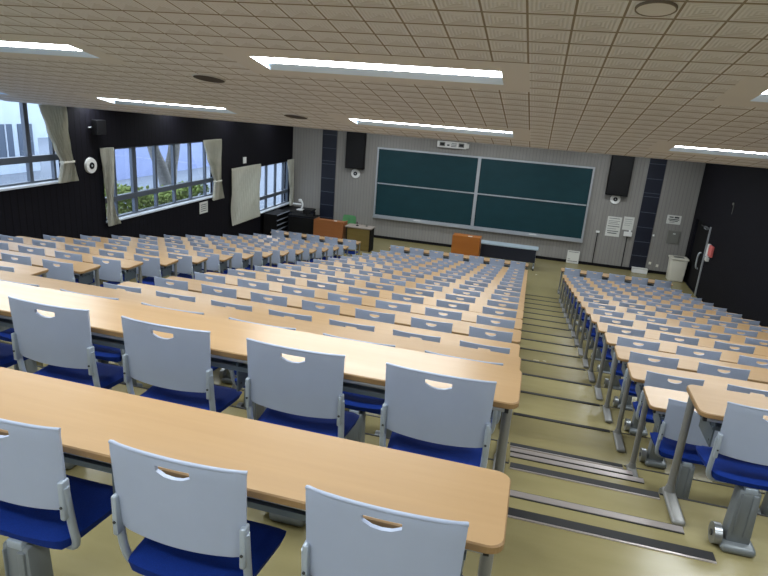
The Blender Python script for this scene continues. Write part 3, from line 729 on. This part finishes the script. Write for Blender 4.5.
th = thing('equipment_cabinet', 'low black equipment cabinet between the window and the left lectern', 'cabinet', (-8.1, 20.3, 0))
mb = MB(); mb.box(-.52, .50, -.25, .30, 0, .90, 'navy_panel', .01); build(mb, 'body', th)
mb = MB(); mb.box(-.50, .48, -.262, -.251, .04, .86, 'black_gloss'); build(mb, 'front_panel', th)
mb = MB(); mb.box(-.54, .52, -.27, .32, .90, .92, 'black_paint', .004); build(mb, 'top', th)
th = thing('monitor', 'small black monitor standing on the equipment cabinet', 'monitor', (-8.0, 20.3, .92))
mb = MB(); mb.box(-.14, .14, -.02, .02, .05, .20, 'black_gloss', .006, rot=(Vector((0, 0, .1)), Matrix.Rotation(.5, 3, 'Z'))); build(mb, 'screen', th)
mb = MB(); mb.box(-.06, .06, -.05, .05, 0, .012, 'black_paint'); mb.box(-.012, .012, -.01, .01, .012, .07, 'black_paint'); build(mb, 'stand', th)
mb = MB(); mb.cyl((0, 0, 0), (0, 0, .15), .04, 'black_paint', n=14); o = build(mb, 'black_bottle', None, (-7.7, 20.3, .9201), smooth=40); tag(o, 'small black cylinder at the right end of the equipment cabinet', 'container')
th = thing('media_rack', 'black rack with pale shelf edges under the far window', 'rack', (-8.98, 19.95, 0))
mb = MB(); mb.box(-.28, -.26, -.55, .55, 0, .98, 'black_paint'); mb.box(-.28, .22, -.57, -.55, 0, .98, 'black_paint'); mb.box(-.28, .22, .55, .57, 0, .98, 'black_paint'); build(mb, 'body', th)
for z in (.25, .42, .59, .76, .95):
    mb = MB(); mb.box(-.26, .21, -.55, .55, z, z+.02, 'black_paint'); mb.box(.21, .225, -.55, .55, z-.008, z+.028, 'rack_edge'); build(mb, 'shelf', th)
th = thing('corner_counter', 'black counter in the corner under the far window', 'counter', (-8.78, 21.35, 0))
mb = MB(); mb.box(-.55, .5, -.45, .55, 0, .84, 'navy_panel', .006); build(mb, 'body', th)
mb = MB(); mb.box(-.57, .52, -.47, .6, .84, .88, 'black_gloss', .006); build(mb, 'top', th)
th = thing('document_camera', 'white document camera with curved arm on the corner counter', 'camera', (-8.66, 21.3, .8801))
mb = MB(); mb.box(-.12, .12, -.1, .1, 0, .05, 'white_plastic', .015, 3); build(mb, 'base', th)
mb = MB(); mb.tube([(.03, 0, .04), (.09, 0, .16), (.08, 0, .30), (.0, 0, .40)], .032, 'white_plastic', 12); build(mb, 'arm', th, smooth=50)
mb = MB(); mb.box(-.30, .02, -.05, .05, .20, .25, 'white_plastic', .012, rot=None); mb.cyl((-.02, 0, .34), (-.02, 0, .42), .06, 'white_plastic', n=16); build(mb, 'camera_head', th, smooth=50)

# ------------------------------------------------------------------ outside
mb = MB(); mb.quad([(-80, -30, .2), (XL-.26, -30, .2), (XL-.26, 80, .2), (-80, 80, .2)], 'asphalt'); o = struct(mb, 'floor_outside', label='pale grey ground outside the windows'); o.name = 'ground'
def hedge(name, x0, x1, y0, y1, z0, z1, mat, lab):
    rnd = random.Random(len(lab)); vs = []; fs = []
    for i in range(int((x1-x0)*(y1-y0)*900)):
        c = Vector((rnd.uniform(x0, x1), rnd.uniform(y0, y1), 0)); top = z1-.25*rnd.random()-.12*math.sin(c.y*2.3)**2-(.38 if c.y > 15.9 else 0)
        c.z = rnd.uniform(z0, top) if rnd.random() < .75 else top
        a = Vector((rnd.gauss(0, 1), rnd.gauss(0, 1), rnd.gauss(0, 1))).normalized(); b = a.orthogonal().normalized(); d = a.cross(b)
        q = rnd.uniform(.04, .08); n0 = len(vs)
        vs += [c+a*q, c+b*q*.7, c-a*q, c-b*q*.7, c+d*q*.25, c-d*q*.25]
        for k in range(4): fs += [(n0+k, n0+(k+1) % 4, n0+4), (n0+(k+1) % 4, n0+k, n0+5)]
    me = bpy.data.meshes.new(name); me.from_pydata(vs, [], fs); me.materials.append(M[mat]); mb = None
    return tag(link(name, me), lab, 'hedge', None, 'stuff')
hedge('hedge', -12.4, -11.4, 13.2, 19.5, .9, 2.2, 'leaf_green', 'yellow green hedge outside the middle window')
hedge('shrub_row', -13.2, -12.6, 12.5, 15.8, .9, 2.35, 'leaf_dark', 'greyer shrubs behind the hedge outside the middle window')
# tree outside the middle window
th = thing('tree', 'pale forked tree outside the middle window', 'tree', (-14.0, 20.6, .2))
mb = MB()
mb.tube([(0, .1, -.2), (.03, .12, .5), (0, .12, .9), (.0, .12, 1.3)], lambda t: .33-.04*t, 'bark', 14)
mb.tube([(0, .1, .9), (.0, -.05, 1.4), (.05, -.35, 1.9), (0, -.75, 2.6), (0, -1.1, 4)], lambda t: .27-.10*t, 'bark', 12)
mb.tube([(0, .12, .9), (0, .3, 1.4), (0, .42, 2.0), (.1, .52, 2.6), (0, .8, 4)], lambda t: .28-.08*t, 'bark', 12)
build(mb, 'trunk', th, smooth=60)
mb = MB(); rnd = random.Random(3)
for i in range(500):
    c = Vector((rnd.gauss(0, 1.2), rnd.gauss(0, 1.6), 5.6+rnd.gauss(0, .7))); g = bmesh.ops.create_icosphere(mb.bm, subdivisions=1, radius=.22)['verts']
    for v in g: v.co += c
mb.mi('leaf_green'); build(mb, 'crown', th)
# road wall and building
mb = MB(); mb.box(-21.5, -21, 26.2, 60, .2, 2.3, 'retaining'); mb.box(-21.55, -20.95, 26.2, 60, 2.3, 2.42, 'facade_pale'); o = build(mb, 'retaining_wall', None); tag(o, 'bluish grey roadside wall outside the windows', 'wall')
th = thing('guard_rail', 'pale guard rail on top of the roadside wall outside', 'railing', (-21.25, 26.2, 2.42))
mb = MB()
for z in (.22, .5, .8): mb.box(-.03, .03, 0, 33.8, z, z+.06, 'facade_dark')
build(mb, 'rails', th)
for i in range(14):
    mb = MB(); mb.box(-.04, .04, i*2.5, i*2.5+.08, 0, .9, 'facade_dark'); build(mb, 'post', th)
th = thing('office_building', 'pale building with dark window bands outside the nearest window', 'building', (-26, 18, .2))
mb = MB(); mb.box(-6, 0, -14, 9.0, 0, 12, 'facade_pale'); build(mb, 'facade', th)
for i in range(12):
    mb = MB(); y = 7.75-i*1.25
    mb.box(0, .06, y, y+.9, .75, 2.45, 'facade_dark'); wn = build(mb, 'building_window', th)
    mb = MB(); mb.box(.06, .12, y+.42, y+.46, .75, 2.45, 'sill_white'); build(mb, 'window_bar', wn)
th = thing('distant_building', 'pale blue building far behind the tree outside the middle window', 'building', (-40, 50, .2))
mb = MB(); mb.box(-8, 0, -18, 40, 0, 7.6, 'facade_pale'); build(mb, 'facade', th)
mb = MB(); mb.box(0, .1, -18, 40, 3.4, 4.1, 'retaining'); build(mb, 'window_band', th)
